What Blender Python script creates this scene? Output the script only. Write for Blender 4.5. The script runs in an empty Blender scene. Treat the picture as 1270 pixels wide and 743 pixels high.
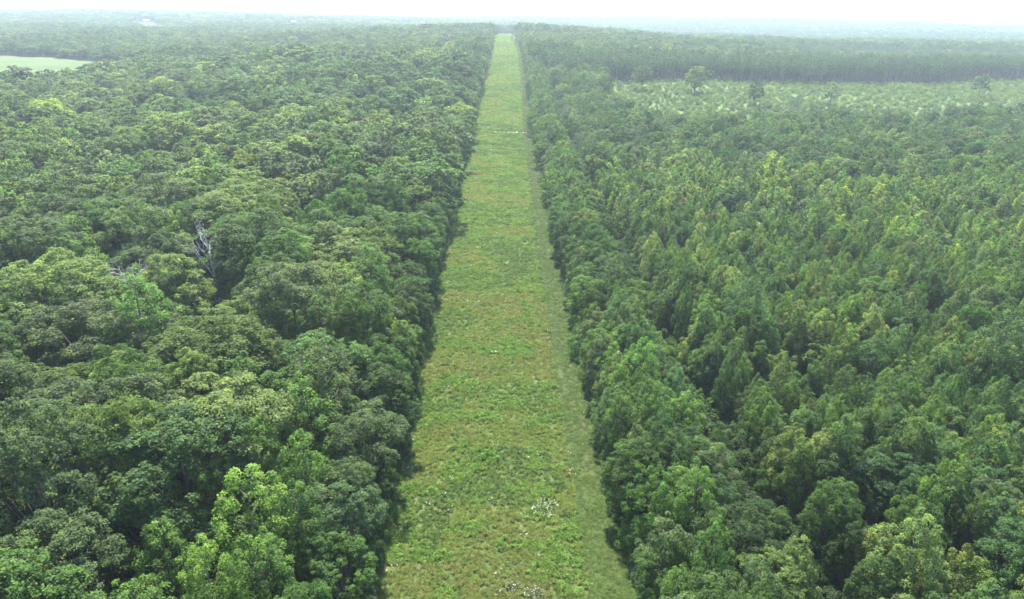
# Aerial view along a grassy utility clearing cut through woods on a hazy summer day.
import bpy, math, random
import numpy as np
from mathutils import Vector, Matrix

SC = bpy.context.scene
COL = SC.collection
RAD = math.radians
rng = np.random.default_rng(11)
random.seed(11)

# ------------------------------------------------------------------ camera
CAM = np.array((0.0, 0.0, 66.5))
FPX, PW, PH = 900.0, 1270.0, 743.0            # focal length in photo pixels, photo size
PITCH, ROLL = RAD(22.1), RAD(0.95)
ROT = Matrix.Rotation(math.pi / 2 - PITCH, 3, 'X') @ Matrix.Rotation(ROLL, 3, 'Z')
RN = np.array(ROT)
cd = bpy.data.cameras.new('camera')
cam = bpy.data.objects.new('camera', cd)
COL.objects.link(cam)
cam.matrix_world = Matrix.Translation(CAM) @ ROT.to_4x4()
cd.sensor_width = 36.0
cd.lens = 36.0 * FPX / PW
cd.clip_start, cd.clip_end = 1.0, 60000.0
SC.camera = cam

def project(x, y, z):
    d = np.stack([np.asarray(x) - CAM[0], np.asarray(y) - CAM[1], np.asarray(z) - CAM[2]], -1)
    c = d @ RN
    dep = -c[..., 2]
    dd = np.where(dep > 1, dep, 1)
    return PW / 2 + FPX * c[..., 0] / dd, PH / 2 - FPX * c[..., 1] / dd, dep

# ------------------------------------------------------------------ land form
def smooth(t):
    t = np.clip(t, 0, 1)
    return t * t * (3 - 2 * t)

def terrain(x, y):
    x = np.asarray(x, float); y = np.asarray(y, float)
    p = 25 * smooth((y - 260) / 640) - 16 * smooth((y - 950) / 900)
    z = p * (0.38 + 0.62 * np.exp(-(x / 290) ** 2))
    far = smooth((y - 1100) / 900)
    z = z + far * (7 * np.sin(x / 410 + y / 530) + 6 * np.sin(y / 390 - x / 800 + 1.3))
    z = z + 0.7 * smooth((y - 380) / 120) * smooth((1100 - y) / 200) * np.sin(y / 27)
    return z

EY = [-200, 67, 150, 247, 392, 540, 617, 800, 922, 1000]
XLV = [-15.0, -15.3, -17.0, -20.0, -21.7, -22.3, -22.7, -23.7, -26.4, -27]
XRV = [14.6, 14.6, 12.6, 11.1, 8.7, 8.6, 7.0, 4.1, -2.0, -5]
def x_left(y): return np.interp(y, EY, XLV)
def x_right(y): return np.interp(y, EY, XRV)

def vnoise(x, y, s, seed):
    """smooth value noise, 0..1"""
    x = np.asarray(x, float) / s + 1000; y = np.asarray(y, float) / s + 1000
    ix = np.floor(x).astype(np.int64); iy = np.floor(y).astype(np.int64)
    fx = smooth(x - ix); fy = smooth(y - iy)
    def h(a, b):
        n = (a * 374761393 + b * 668265263 + seed * 982451653) & 0xffffffff
        n = ((n ^ (n >> 13)) * 1274126177) & 0xffffffff
        return ((n ^ (n >> 16)) & 0xffff) / 65535.0
    return (h(ix, iy) * (1 - fx) + h(ix + 1, iy) * fx) * (1 - fy) + (h(ix, iy + 1) * (1 - fx) + h(ix + 1, iy + 1) * fx) * fy

def in_poly(x, y, poly):
    x = np.asarray(x); y = np.asarray(y)
    res = np.zeros(x.shape, bool)
    n = len(poly)
    for i in range(n):
        x1, y1 = poly[i]; x2, y2 = poly[(i + 1) % n]
        if y1 == y2: continue
        c = ((y1 > y) != (y2 > y)) & (x < (x2 - x1) * (y - y1) / (y2 - y1) + x1)
        res ^= c
    return res

FIELD = [(-300, 545), (-335, 505), (-420, 470), (-560, 560), (-700, 740), (-560, 800), (-491, 786), (-410, 726), (-345, 676)]
CUTOVER = [(62, 425), (112, 402), (180, 410), (240, 428), (310, 450), (420, 480), (640, 560), (760, 800), (640, 750), (470, 700), (355, 655), (240, 628), (150, 606), (76, 588), (60, 520)]
HOUSE_SITES = [(-897, 1880, 11, 3.4), (-594, 2068, 10, 3.4), (-1560, 2560, 12, 3.6)]

# ------------------------------------------------------------------ materials
def nodes(name):
    m = bpy.data.materials.new(name); m.use_nodes = True
    nt = m.node_tree; nt.nodes.clear()
    return m, nt, nt.nodes.new('ShaderNodeOutputMaterial')

def N(nt, t, **kw):
    n = nt.nodes.new(t)
    for k, v in kw.items(): setattr(n, k, v)
    return n

def mixrgb(nt, a, b, fac, mode='MIX'):
    n = N(nt, 'ShaderNodeMix', data_type='RGBA', blend_type=mode)
    for s, v in ((0, fac), (6, a), (7, b)):
        if hasattr(v, 'is_linked') or hasattr(v, 'links'): nt.links.new(v, n.inputs[s])
        else: n.inputs[s].default_value = v if s == 0 else (*v, 1)[:4]
    return n.outputs[2]

def noise(nt, vec, scale, detail=4, rough=0.6):
    n = N(nt, 'ShaderNodeTexNoise')
    n.inputs['Scale'].default_value = scale; n.inputs['Detail'].default_value = detail
    n.inputs['Roughness'].default_value = rough
    nt.links.new(vec, n.inputs['Vector'])
    return n.outputs['Fac']

def ramp(nt, f, stops):
    r = N(nt, 'ShaderNodeValToRGB'); nt.links.new(f, r.inputs[0])
    el = r.color_ramp.elements
    while len(el) < len(stops): el.new(0.5)
    for e, (p, c) in zip(el, stops):
        e.position = p; e.color = (*c, 1) if len(c) == 3 else c
    return r.outputs['Color']

def leaf_material(name, trans=0.5, rough=0.5, base=None):
    m, nt, out = nodes(name)
    if base is None:
        a = N(nt, 'ShaderNodeAttribute', attribute_type='INSTANCER', attribute_name='tint'); col = a.outputs['Color']
    else:
        r = N(nt, 'ShaderNodeRGB'); r.outputs[0].default_value = (*base, 1); col = r.outputs[0]
    s = N(nt, 'ShaderNodeAttribute', attribute_type='GEOMETRY', attribute_name='shade')
    # shade: natural leaf-to-leaf and spray-to-spray difference of leaf colour (0.6 .. 1.4)
    v = N(nt, 'ShaderNodeVectorMath', operation='SCALE')
    nt.links.new(col, v.inputs[0]); nt.links.new(s.outputs['Fac'], v.inputs['Scale'])
    # paler sprays are also a little yellower
    mr = N(nt, 'ShaderNodeMapRange'); nt.links.new(s.outputs['Fac'], mr.inputs[0])
    mr.inputs[1].default_value = 0.95; mr.inputs[2].default_value = 1.5
    yel = mixrgb(nt, v.outputs[0], (1.12, 1.06, 0.82), 1.0, 'MULTIPLY')
    c = mixrgb(nt, v.outputs[0], yel, mr.outputs[0])
    p = N(nt, 'ShaderNodeBsdfPrincipled'); nt.links.new(c, p.inputs['Base Color'])
    p.inputs['Roughness'].default_value = rough; p.inputs['Specular IOR Level'].default_value = 0.08
    t = N(nt, 'ShaderNodeBsdfTranslucent')
    tc = mixrgb(nt, c, (1.5, 1.6, 0.85), 1.0, 'MULTIPLY'); nt.links.new(tc, t.inputs['Color'])
    mx = N(nt, 'ShaderNodeMixShader'); mx.inputs[0].default_value = trans
    nt.links.new(p.outputs[0], mx.inputs[1]); nt.links.new(t.outputs[0], mx.inputs[2])
    nt.links.new(mx.outputs[0], out.inputs['Surface'])
    return m

def plain(name, stops, scale, rough=0.9, bump=0.0, stretch=(1, 1, 1)):
    m, nt, out = nodes(name)
    g = N(nt, 'ShaderNodeNewGeometry')
    mp = N(nt, 'ShaderNodeMapping'); mp.inputs['Scale'].default_value = stretch
    nt.links.new(g.outputs['Position'], mp.inputs[0])
    f = noise(nt, mp.outputs[0], scale, 6, 0.65)
    p = N(nt, 'ShaderNodeBsdfPrincipled'); p.inputs['Roughness'].default_value = rough
    p.inputs['Specular IOR Level'].default_value = 0.2
    nt.links.new(ramp(nt, f, stops), p.inputs['Base Color'])
    if bump:
        b = N(nt, 'ShaderNodeBump'); b.inputs['Distance'].default_value = bump
        nt.links.new(f, b.inputs['Height']); nt.links.new(b.outputs[0], p.inputs['Normal'])
    nt.links.new(p.outputs[0], out.inputs['Surface'])
    return m

def grass_material(name, stops_big, stops_small, big, small, stretch, bump):
    m, nt, out = nodes(name)
    g = N(nt, 'ShaderNodeNewGeometry')
    mp = N(nt, 'ShaderNodeMapping'); mp.inputs['Scale'].default_value = stretch
    nt.links.new(g.outputs['Position'], mp.inputs[0])
    f1 = noise(nt, mp.outputs[0], big, 5, 0.62)
    f2 = noise(nt, mp.outputs[0], small, 6, 0.75)
    c = mixrgb(nt, ramp(nt, f1, stops_big), ramp(nt, f2, stops_small), 0.5)
    p = N(nt, 'ShaderNodeBsdfPrincipled'); p.inputs['Roughness'].default_value = 0.95
    p.inputs['Specular IOR Level'].default_value = 0.13
    nt.links.new(c, p.inputs['Base Color'])
    b = N(nt, 'ShaderNodeBump'); b.inputs['Distance'].default_value = bump; b.inputs['Strength'].default_value = 0.8
    nt.links.new(f2, b.inputs['Height']); nt.links.new(b.outputs[0], p.inputs['Normal'])
    nt.links.new(p.outputs[0], out.inputs['Surface'])
    return m

M_LEAF = leaf_material('leaves')
M_NEEDLE = leaf_material('needles', 0.2, 0.6)
M_WEED = leaf_material('weed_leaves', 0.35, 0.6)
M_FLOWER = leaf_material('white_petals', 0.2, 0.8, (0.50, 0.50, 0.46))
M_BARK = plain('bark', [(0.3, (0.055, 0.046, 0.036)), (0.7, (0.14, 0.125, 0.105))], 3.0, 0.95, 0.03, (1, 1, 0.25))
M_DEAD = plain('bleached_wood', [(0.3, (0.27, 0.255, 0.225)), (0.7, (0.48, 0.46, 0.42))], 2.5, 0.9, 0.02, (1, 1, 0.3))
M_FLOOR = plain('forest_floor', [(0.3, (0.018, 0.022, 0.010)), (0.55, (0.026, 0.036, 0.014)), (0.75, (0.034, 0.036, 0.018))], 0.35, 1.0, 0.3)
M_CLEAR = grass_material('clearing_grass',
    [(0.38, (0.036, 0.072, 0.018)), (0.46, (0.062, 0.100, 0.026)), (0.54, (0.098, 0.118, 0.036)), (0.64, (0.108, 0.108, 0.046))],
    [(0.36, (0.022, 0.042, 0.011)), (0.5, (0.062, 0.096, 0.026)), (0.64, (0.125, 0.140, 0.055))], 0.09, 1.3, (0.8, 1.25, 1), 0.5)
M_MOWN = grass_material('mown_grass',
    [(0.38, (0.030, 0.054, 0.014)), (0.5, (0.044, 0.064, 0.018)), (0.62, (0.060, 0.058, 0.024))],
    [(0.36, (0.024, 0.040, 0.010)), (0.5, (0.042, 0.060, 0.016)), (0.64, (0.064, 0.076, 0.027))], 0.12, 1.2, (2.2, 0.35, 1), 0.1)
M_FIELD = grass_material('field_grass',
    [(0.38, (0.034, 0.072, 0.018)), (0.5, (0.060, 0.098, 0.026)), (0.62, (0.098, 0.102, 0.040))],
    [(0.36, (0.034, 0.062, 0.017)), (0.5, (0.058, 0.092, 0.024)), (0.64, (0.095, 0.102, 0.038))], 0.022, 0.15, (0.5, 2.0, 1), 0.3)
M_CUT = grass_material('cutover_grass',
    [(0.38, (0.042, 0.086, 0.022)), (0.5, (0.072, 0.126, 0.032)), (0.62, (0.105, 0.140, 0.045))],
    [(0.36, (0.030, 0.058, 0.016)), (0.5, (0.072, 0.120, 0.030)), (0.64, (0.120, 0.140, 0.052))], 0.03, 0.35, (1, 1, 1), 0.5)
M_SAND = plain('sandy_track', [(0.36, (0.08, 0.11, 0.04)), (0.5, (0.19, 0.17, 0.105)), (0.62, (0.09, 0.12, 0.045))], 0.9, 0.95, 0.05)
M_ROCK = plain('pale_rock', [(0.3, (0.62, 0.61, 0.58)), (0.7, (0.78, 0.77, 0.74))], 2.0, 0.8, 0.05)
M_WALLW = plain('white_siding', [(0.3, (0.40, 0.40, 0.39)), (0.7, (0.46, 0.46, 0.44))], 0.8, 0.7)
M_ROOF = plain('pale_roofing', [(0.3, (0.24, 0.24, 0.24)), (0.7, (0.3, 0.3, 0.3))], 0.8, 0.5)
M_PANE = plain('dark_pane', [(0.3, (0.03, 0.035, 0.04)), (0.7, (0.05, 0.055, 0.06))], 0.5, 0.15)

# ------------------------------------------------------------------ mesh helpers
def quads_mesh(name, V, mats, shade=None, face_mat=None, Vt=None, Ft=None):
    """V: (n,4,3) leaf quads; Vt/Ft: extra wood verts and quad faces (last material slot)"""
    n = len(V)
    vs = V.reshape(-1, 3).astype(np.float32)
    fs = np.arange(n * 4, dtype=np.int32).reshape(-1, 4)
    nw = 0
    if Vt is not None and len(Vt):
        fs = np.concatenate([fs, np.asarray(Ft, np.int32) + len(vs)]); nw = len(Ft)
        vs = np.concatenate([vs, np.asarray(Vt, np.float32)])
    me = bpy.data.meshes.new(name)
    me.vertices.add(len(vs)); me.vertices.foreach_set('co', vs.ravel())
    me.loops.add(fs.size); me.loops.foreach_set('vertex_index', fs.ravel())
    me.polygons.add(len(fs)); me.polygons.foreach_set('loop_start', np.arange(0, fs.size, 4, dtype=np.int32))
    mi = np.zeros(len(fs), np.int32)
    if face_mat is not None: mi[:n] = face_mat
    if nw: mi[n:] = len(mats) - 1
    for m in mats: me.materials.append(m)
    me.polygons.foreach_set('material_index', mi)
    sh = np.ones(len(fs), np.float32)
    if shade is not None: sh[:n] = shade
    a = me.attributes.new('shade', 'FLOAT', 'FACE'); a.data.foreach_set('value', sh)
    if nw:
        sm = np.zeros(len(fs), bool); sm[n:] = True
        me.polygons.foreach_set('use_smooth', sm)
    me.update(calc_edges=True); me.validate()
    return me

def unit(v): return v / np.maximum(np.linalg.norm(v, axis=-1, keepdims=True), 1e-6)

def leaf_quads(c, n, length, width, r, up=None):
    """rhombic leaves at c facing n; up: optional preferred long axis"""
    k = len(c)
    t = r.normal(size=(k, 3)) if up is None else up + r.normal(size=(k, 3)) * 0.35
    t = unit(t - n * (t * n).sum(-1, keepdims=True)); b = np.cross(n, t)
    L = (length * r.uniform(0.7, 1.3, k))[:, None]; Wd = (width * r.uniform(0.7, 1.3, k))[:, None]
    return np.stack([c - t * L / 2, c + b * Wd / 2 + n * Wd * 0.12, c + t * L / 2, c - b * Wd / 2 + n * Wd * 0.12], 1)

def tube(pts, rad, seg=6):
    pts = np.asarray(pts, float); V = []; F = []
    for i, p in enumerate(pts):
        d = unit(pts[min(i + 1, len(pts) - 1)] - pts[max(i - 1, 0)])
        a = np.cross(d, (1, 0, 0) if abs(d[0]) < 0.8 else (0, 1, 0)); a = unit(a); b = np.cross(d, a)
        for j in range(seg):
            t = 2 * math.pi * j / seg
            V.append(p + rad[i] * (a * math.cos(t) + b * math.sin(t)))
    for i in range(len(pts) - 1):
        for j in range(seg):
            F.append((i * seg + j, i * seg + (j + 1) % seg, (i + 1) * seg + (j + 1) % seg, (i + 1) * seg + j))
    # pointed top closes the tube
    V.append(pts[-1] + unit(pts[-1] - pts[-2]) * rad[-1]); k = len(V) - 1; s = (len(pts) - 1) * seg
    for j in range(seg): F.append((s + j, s + (j + 1) % seg, k, k))
    F = [f for f in F if f[2] != f[3]]
    return V, F

class Wood:
    def __init__(s): s.V = []; s.F = []
    def add(s, pts, rad, seg=6):
        v, f = tube(pts, rad, seg); o = len(s.V)
        s.V += v; s.F += [tuple(i + o for i in q) for q in f]
    def mesh(s, name, mat):
        return quads_mesh(name, np.zeros((0, 4, 3)), [mat], None, None, s.V, s.F)

def sprays(cen, rad, sq, out_dir, per, leaf, width, r, upbias, lift=None, shade_var=0.16, tipshade=0.0):
    """leaves on the upper, outer shells of many small sprays. cen (k,3), rad (k,), sq (k,3) axis scale"""
    k = len(cen)
    idx = np.repeat(np.arange(k), per)
    d = unit(r.normal(size=(k * per, 3)) + out_dir[idx] * 0.75 + np.array([0, 0, upbias]))
    rr = rad[idx] * r.uniform(0.6, 1.08, k * per)
    c = cen[idx] + d * rr[:, None] * sq[idx]
    n = unit(d * 0.9 + r.normal(size=(k * per, 3)) * 0.55 + np.array([0, 0, 0.35]))
    ksh = np.clip(r.normal(1.0, shade_var, k), 0.6, 1.5)
    sh = ksh[idx] * r.uniform(0.78, 1.22, k * per)
    return leaf_quads(c, n, leaf, width, r), sh

def hardwood(seed, lod, H=18.0, R=5.0):
    """broad rounded crown: big boughs on a dome, each a heap of small sprays"""
    r = np.random.default_rng(seed)
    nb = int(r.integers(19, 26)); base = H * r.uniform(0.16, 0.26)
    bc = []; br = []
    ga = math.pi * (3 - math.sqrt(5)); ph = r.uniform(0, 6.28)
    for i in range(nb):
        h = 1 - (i + 0.5) / nb * 1.55                       # 1 top .. -0.55 below the equator
        rad = max(.12, 1 - abs(h) ** 2.4) ** .5 * r.uniform(0.60, 0.88)
        a = ph + i * ga + r.uniform(-0.35, 0.35)
        zc = base + (H - base) * (0.44 + 0.43 * h * r.uniform(0.82, 1.10))
        bc.append((R * rad * math.cos(a), R * rad * math.sin(a), zc)); br.append(R * r.uniform(0.25, 0.42))
    bc.append((r.normal(0, .3), r.normal(0, .3), base + (H - base) * .62)); br.append(R * .5)
    bc = np.array(bc); br = np.array(br)
    kp = np.ones(len(bc), bool); kp[r.choice(len(bc) - 1, int(r.integers(1, 5)), replace=False)] = False   # lost boughs
    bc, br = bc[kp] * (r.uniform(.88, 1.14), r.uniform(.88, 1.14), 1), br[kp]
    mid = np.array([0, 0, base + (H - base) * 0.40])
    ns, per, leaf = {0: (24, 50, 0.26), 1: (12, 22, 0.56), 2: (6, 12, 1.15)}[lod]
    bi = np.repeat(np.arange(len(bc)), ns)
    bo = unit(bc - mid)
    d = unit(r.normal(size=(len(bi), 3)) + bo[bi] * 0.9 + np.array([0, 0, 0.35]))
    sc = bc[bi] + d * (br[bi] * r.uniform(0.62, 1.08, len(bi)))[:, None] * np.array([1, 1, 0.85])
    sr = br[bi] * r.uniform(0.22, 0.42, len(bi)) * (1.0 if lod == 0 else 1.25)
    q, sh = sprays(sc, sr, np.tile(np.array([1, 1, 0.8]), (len(sc), 1)), d, per, leaf, leaf * 0.62, r, 0.55)
    w = Wood()
    lean = r.normal(0, 0.25, 2)
    fork = np.array([lean[0], lean[1], base * 1.05])
    w.add([(0, 0, -0.4), (lean[0] * .4, lean[1] * .4, base * .5), fork, (lean[0] * 1.6, lean[1] * 1.6, base + (H - base) * .55)],
          [0.36, 0.27, 0.22, 0.07], 7 if lod == 0 else 4)
    if lod < 2:
        for i in range(len(bc) - 1):
            m_ = fork * .5 + bc[i] * .5 + np.array([0, 0, -0.6])
            w.add([fork + (0, 0, r.uniform(-1.2, 1.5)), m_, bc[i]], [0.13, 0.09, 0.03], 4)
    return q, sh, w

def poplar(seed, lod, H=18.0, R=3.3, tuft=1.0, full=0.14, young=False):
    """tall pointed crown of upswept, flame-shaped sprays"""
    r = np.random.default_rng(seed)
    base = H * full
    ns, per, leaf = {0: (150, 86, 0.245), 1: (80, 28, 0.54), 2: (36, 12, 1.1)}[lod]
    if young: ns = int(ns * .6); per = int(per * 1.35)
    ga = math.pi * (3 - math.sqrt(5))
    t = (np.arange(ns) + 0.5) / ns
    t = 1 - (1 - t) ** 0.62                                    # 0 base .. 1 top, more sprays low down where it is wide
    prof = np.interp(t, [0, 0.12, 0.35, 0.6, 0.82, 0.95, 1], [0.55, 0.88, 1.0, 0.86, 0.55, 0.26, 0.06] if not young else [0.7, 0.97, 0.95, 0.70, 0.40, 0.18, 0.04])
    a = np.arange(ns) * ga + r.normal(0, 0.35, ns)
    # limbs: a few azimuth lobes give the crown its uneven outline
    lob = 1 + 0.16 * np.sin(3 * a + r.uniform(0, 6)) + 0.13 * np.sin(5 * a + t * 9 + r.uniform(0, 6)) + r.normal(0, 0.09, ns)
    rr = R * prof * lob * r.choice([0.6, 0.88, 0.97, 1.08], ns)
    cen = np.stack([rr * np.cos(a), rr * np.sin(a), base + (H - base) * (t * 0.97 + r.normal(0, 0.012, ns))], 1)
    od = unit(np.stack([np.cos(a), np.sin(a), 0.35 + t * 1.2], 1))
    sr = R * tuft * r.uniform(0.15, 0.30, ns) * np.interp(t, [0, .7, 1], [1.1, 1, 0.7]) * (1 if lod == 0 else 1.25)
    sq = np.tile(np.array([0.9, 0.9, 1.4 if young else 1.45]), (ns, 1))
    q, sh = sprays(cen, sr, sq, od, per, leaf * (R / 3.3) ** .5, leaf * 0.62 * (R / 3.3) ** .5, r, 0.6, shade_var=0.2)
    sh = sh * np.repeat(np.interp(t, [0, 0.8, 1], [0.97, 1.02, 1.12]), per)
    w = Wood()
    w.add([(0, 0, -0.4), (r.normal(0, .15), r.normal(0, .15), H * .5), (0, 0, H * (.74 if young else .9))], [0.26 * H / 20, 0.14 * H / 20, 0.02], 6 if lod == 0 else 4)
    if lod == 0:
        for i in range(0, ns, 7):
            w.add([(0, 0, cen[i, 2] - rr[i] * 0.9), cen[i] * .6 + np.array([0, 0, cen[i, 2] * .4 - rr[i] * .35]), cen[i]], [0.06, 0.045, 0.02], 3)
    return q, sh, w

def pine(seed, lod, H=22.0, R=3.6):
    """tall bare trunk under an oval crown of needle plates"""
    r = np.random.default_rng(seed)
    base = H * r.uniform(0.42, 0.5)
    ns, per, leaf = {0: (120, 46, 0.5), 1: (60, 22, 0.85), 2: (26, 11, 1.5)}[lod]
    t = 1 - (1 - (np.arange(ns) + 0.5) / ns) ** 0.7
    prof = np.interp(t, [0, 0.2, 0.5, 0.8, 1], [0.55, 0.95, 0.95, 0.6, 0.08])
    a = np.arange(ns) * 2.4 + r.normal(0, 0.4, ns)
    rr = R * prof * r.uniform(0.35, 1.1, ns)
    cen = np.stack([rr * np.cos(a), rr * np.sin(a), base + (H - base) * t], 1)
    od = unit(np.stack([np.cos(a), np.sin(a), 0.4 + 0 * a], 1))
    sr = R * r.uniform(0.22, 0.36, ns)
    q, sh = sprays(cen, sr, np.tile(np.array([1, 1, 0.6]), (ns, 1)), od, per, leaf, leaf * 0.32, r, 0.5, shade_var=0.12)
    w = Wood()
    w.add([(0, 0, -0.4), (0.1, 0, H * .5), (0, 0.05, H * .95)], [0.26, 0.18, 0.03], 6 if lod < 2 else 4)
    for i in range(0, ns, 5 if lod < 2 else 99):
        w.add([(0, 0, cen[i, 2] - .3), cen[i]], [0.06, 0.02], 3)
    return q, sh, w

def shrub_leaves(seed, lod=0, H=3.0, R=1.8):
    r = np.random.default_rng(seed)
    ns, per, leaf = ((48, 40, 0.24), (24, 18, 0.45))[lod]
    a = r.uniform(0, 6.283, ns); e = r.uniform(0, 1, ns)
    rr = R * np.sqrt(1 - e ** 2) * r.uniform(0.5, 0.95, ns)
    cen = np.stack([rr * np.cos(a), rr * np.sin(a), H * (0.12 + 0.72 * e * r.uniform(0.75, 1.1, ns))], 1)
    od = unit(np.stack([np.cos(a), np.sin(a), 0.5 + e], 1))
    q, sh = sprays(cen, R * r.uniform(0.2, 0.36, ns), np.ones((ns, 3)), od, per, leaf, leaf * .6, r, 0.5)
    w = Wood()
    for i in range(0, ns, 6): w.add([(0, 0, -.1), cen[i] * (.45, .45, .6), cen[i]], [0.04, 0.03, 0.012], 3)
    return q, sh, w

# ------------------------------------------------------------------ prototypes
PROTO = {}                                     # (kind, variant, lod) -> (crown mesh, trunk mesh)
SOURCE = {}                                    # kind -> collection of joined meshes that the masses are scattered from
NVAR = {'hardwood': 7, 'poplar': 5, 'young': 7, 'pine': 4, 'shrub': 4}
SIZE0 = {'hardwood': (18.0, 5.0), 'poplar': (18.0, 3.3), 'young': (11.0, 2.1), 'pine': (22.0, 3.6), 'shrub': (3.0, 1.8)}
def grow(kind, v, lod):
    s = 100 + v * 17 + sum(map(ord, kind))
    if kind == 'hardwood': return hardwood(s, lod)
    if kind == 'poplar': return poplar(s, lod)
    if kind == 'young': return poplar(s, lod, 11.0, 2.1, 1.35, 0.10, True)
    if kind == 'pine': return pine(s, lod)
    return shrub_leaves(s, min(lod, 1))
for kind, nv in NVAR.items():
    lm = M_NEEDLE if kind == 'pine' else M_LEAF
    cname = 'needles' if kind == 'pine' else 'leaves'
    coll = bpy.data.collections.new(kind + '_sources'); SOURCE[kind] = coll
    k = 0
    for lod in range(3 if kind != 'shrub' else 2):
        for v in range(nv):
            q, sh, w = grow(kind, v, lod)
            PROTO[kind, v, lod] = (quads_mesh(f'{kind}_{cname}', q, [lm], sh), w.mesh(f'{kind}_wood', M_BARK))
            j = quads_mesh(f'{kind}_whole', q, [lm, M_BARK], sh, None, w.V, w.F)
            o = bpy.data.objects.new(f'{kind}_source_{k:03d}', j); coll.objects.link(o); k += 1

# ------------------------------------------------------------------ where the trees stand
trees = {k: [] for k in NVAR}                  # rows: x, y, H, R, r, g, b, variant, rot
taken = []                                     # circles already occupied by hand-placed trees

def grid(x0, x1, y0, y1, s, jit=0.42):
    xs = np.arange(float(x0), x1, s); ys = np.arange(float(y0), y1, s)
    X, Y = np.meshgrid(xs, ys)
    X[1::2] += s / 2
    return (X.ravel() + rng.uniform(-jit, jit, X.size) * s, Y.ravel() + rng.uniform(-jit, jit, X.size) * s)

def in_view(x, y, h):
    u, v, d = project(x, y, terrain(x, y) + h)
    u2, v2, _ = project(x, y, terrain(x, y))
    return (d > 20) & (u > -480) & (u < PW + 480) & (v < PH + 60)

PALETTE = {   # name: base colour of the leaves
    'dark green': (0.052, 0.090, 0.032), 'mid green': (0.066, 0.122, 0.034), 'fresh green': (0.088, 0.158, 0.040),
    'olive': (0.096, 0.142, 0.042), 'grey-green': (0.084, 0.122, 0.054), 'pale green': (0.125, 0.175, 0.058),
    'yellow-green': (0.150, 0.205, 0.040), 'blue-green': (0.060, 0.116, 0.045), 'lime green': (0.114, 0.190, 0.042),
    'tawny': (0.135, 0.125, 0.062)}
PN = list(PALETTE); PC = np.array([PALETTE[n] for n in PN])

def tints(n, weights):
    w = np.array([weights.get(k, 0) for k in PN], float); w /= w.sum()
    return rng.choice(len(PN), n, p=w)

def add(kind, x, y, H, R, ci, warm=(1, 1, 1)):
    n = len(x)
    c = PC[ci] * np.array(warm) * rng.uniform(0.85, 1.16, (n, 1)) * rng.uniform(0.95, 1.05, (n, 3))
    trees[kind].append(np.column_stack([x, y, H, R, c, rng.integers(0, NVAR[kind], n), rng.uniform(0, 6.283, n), ci]))

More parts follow.
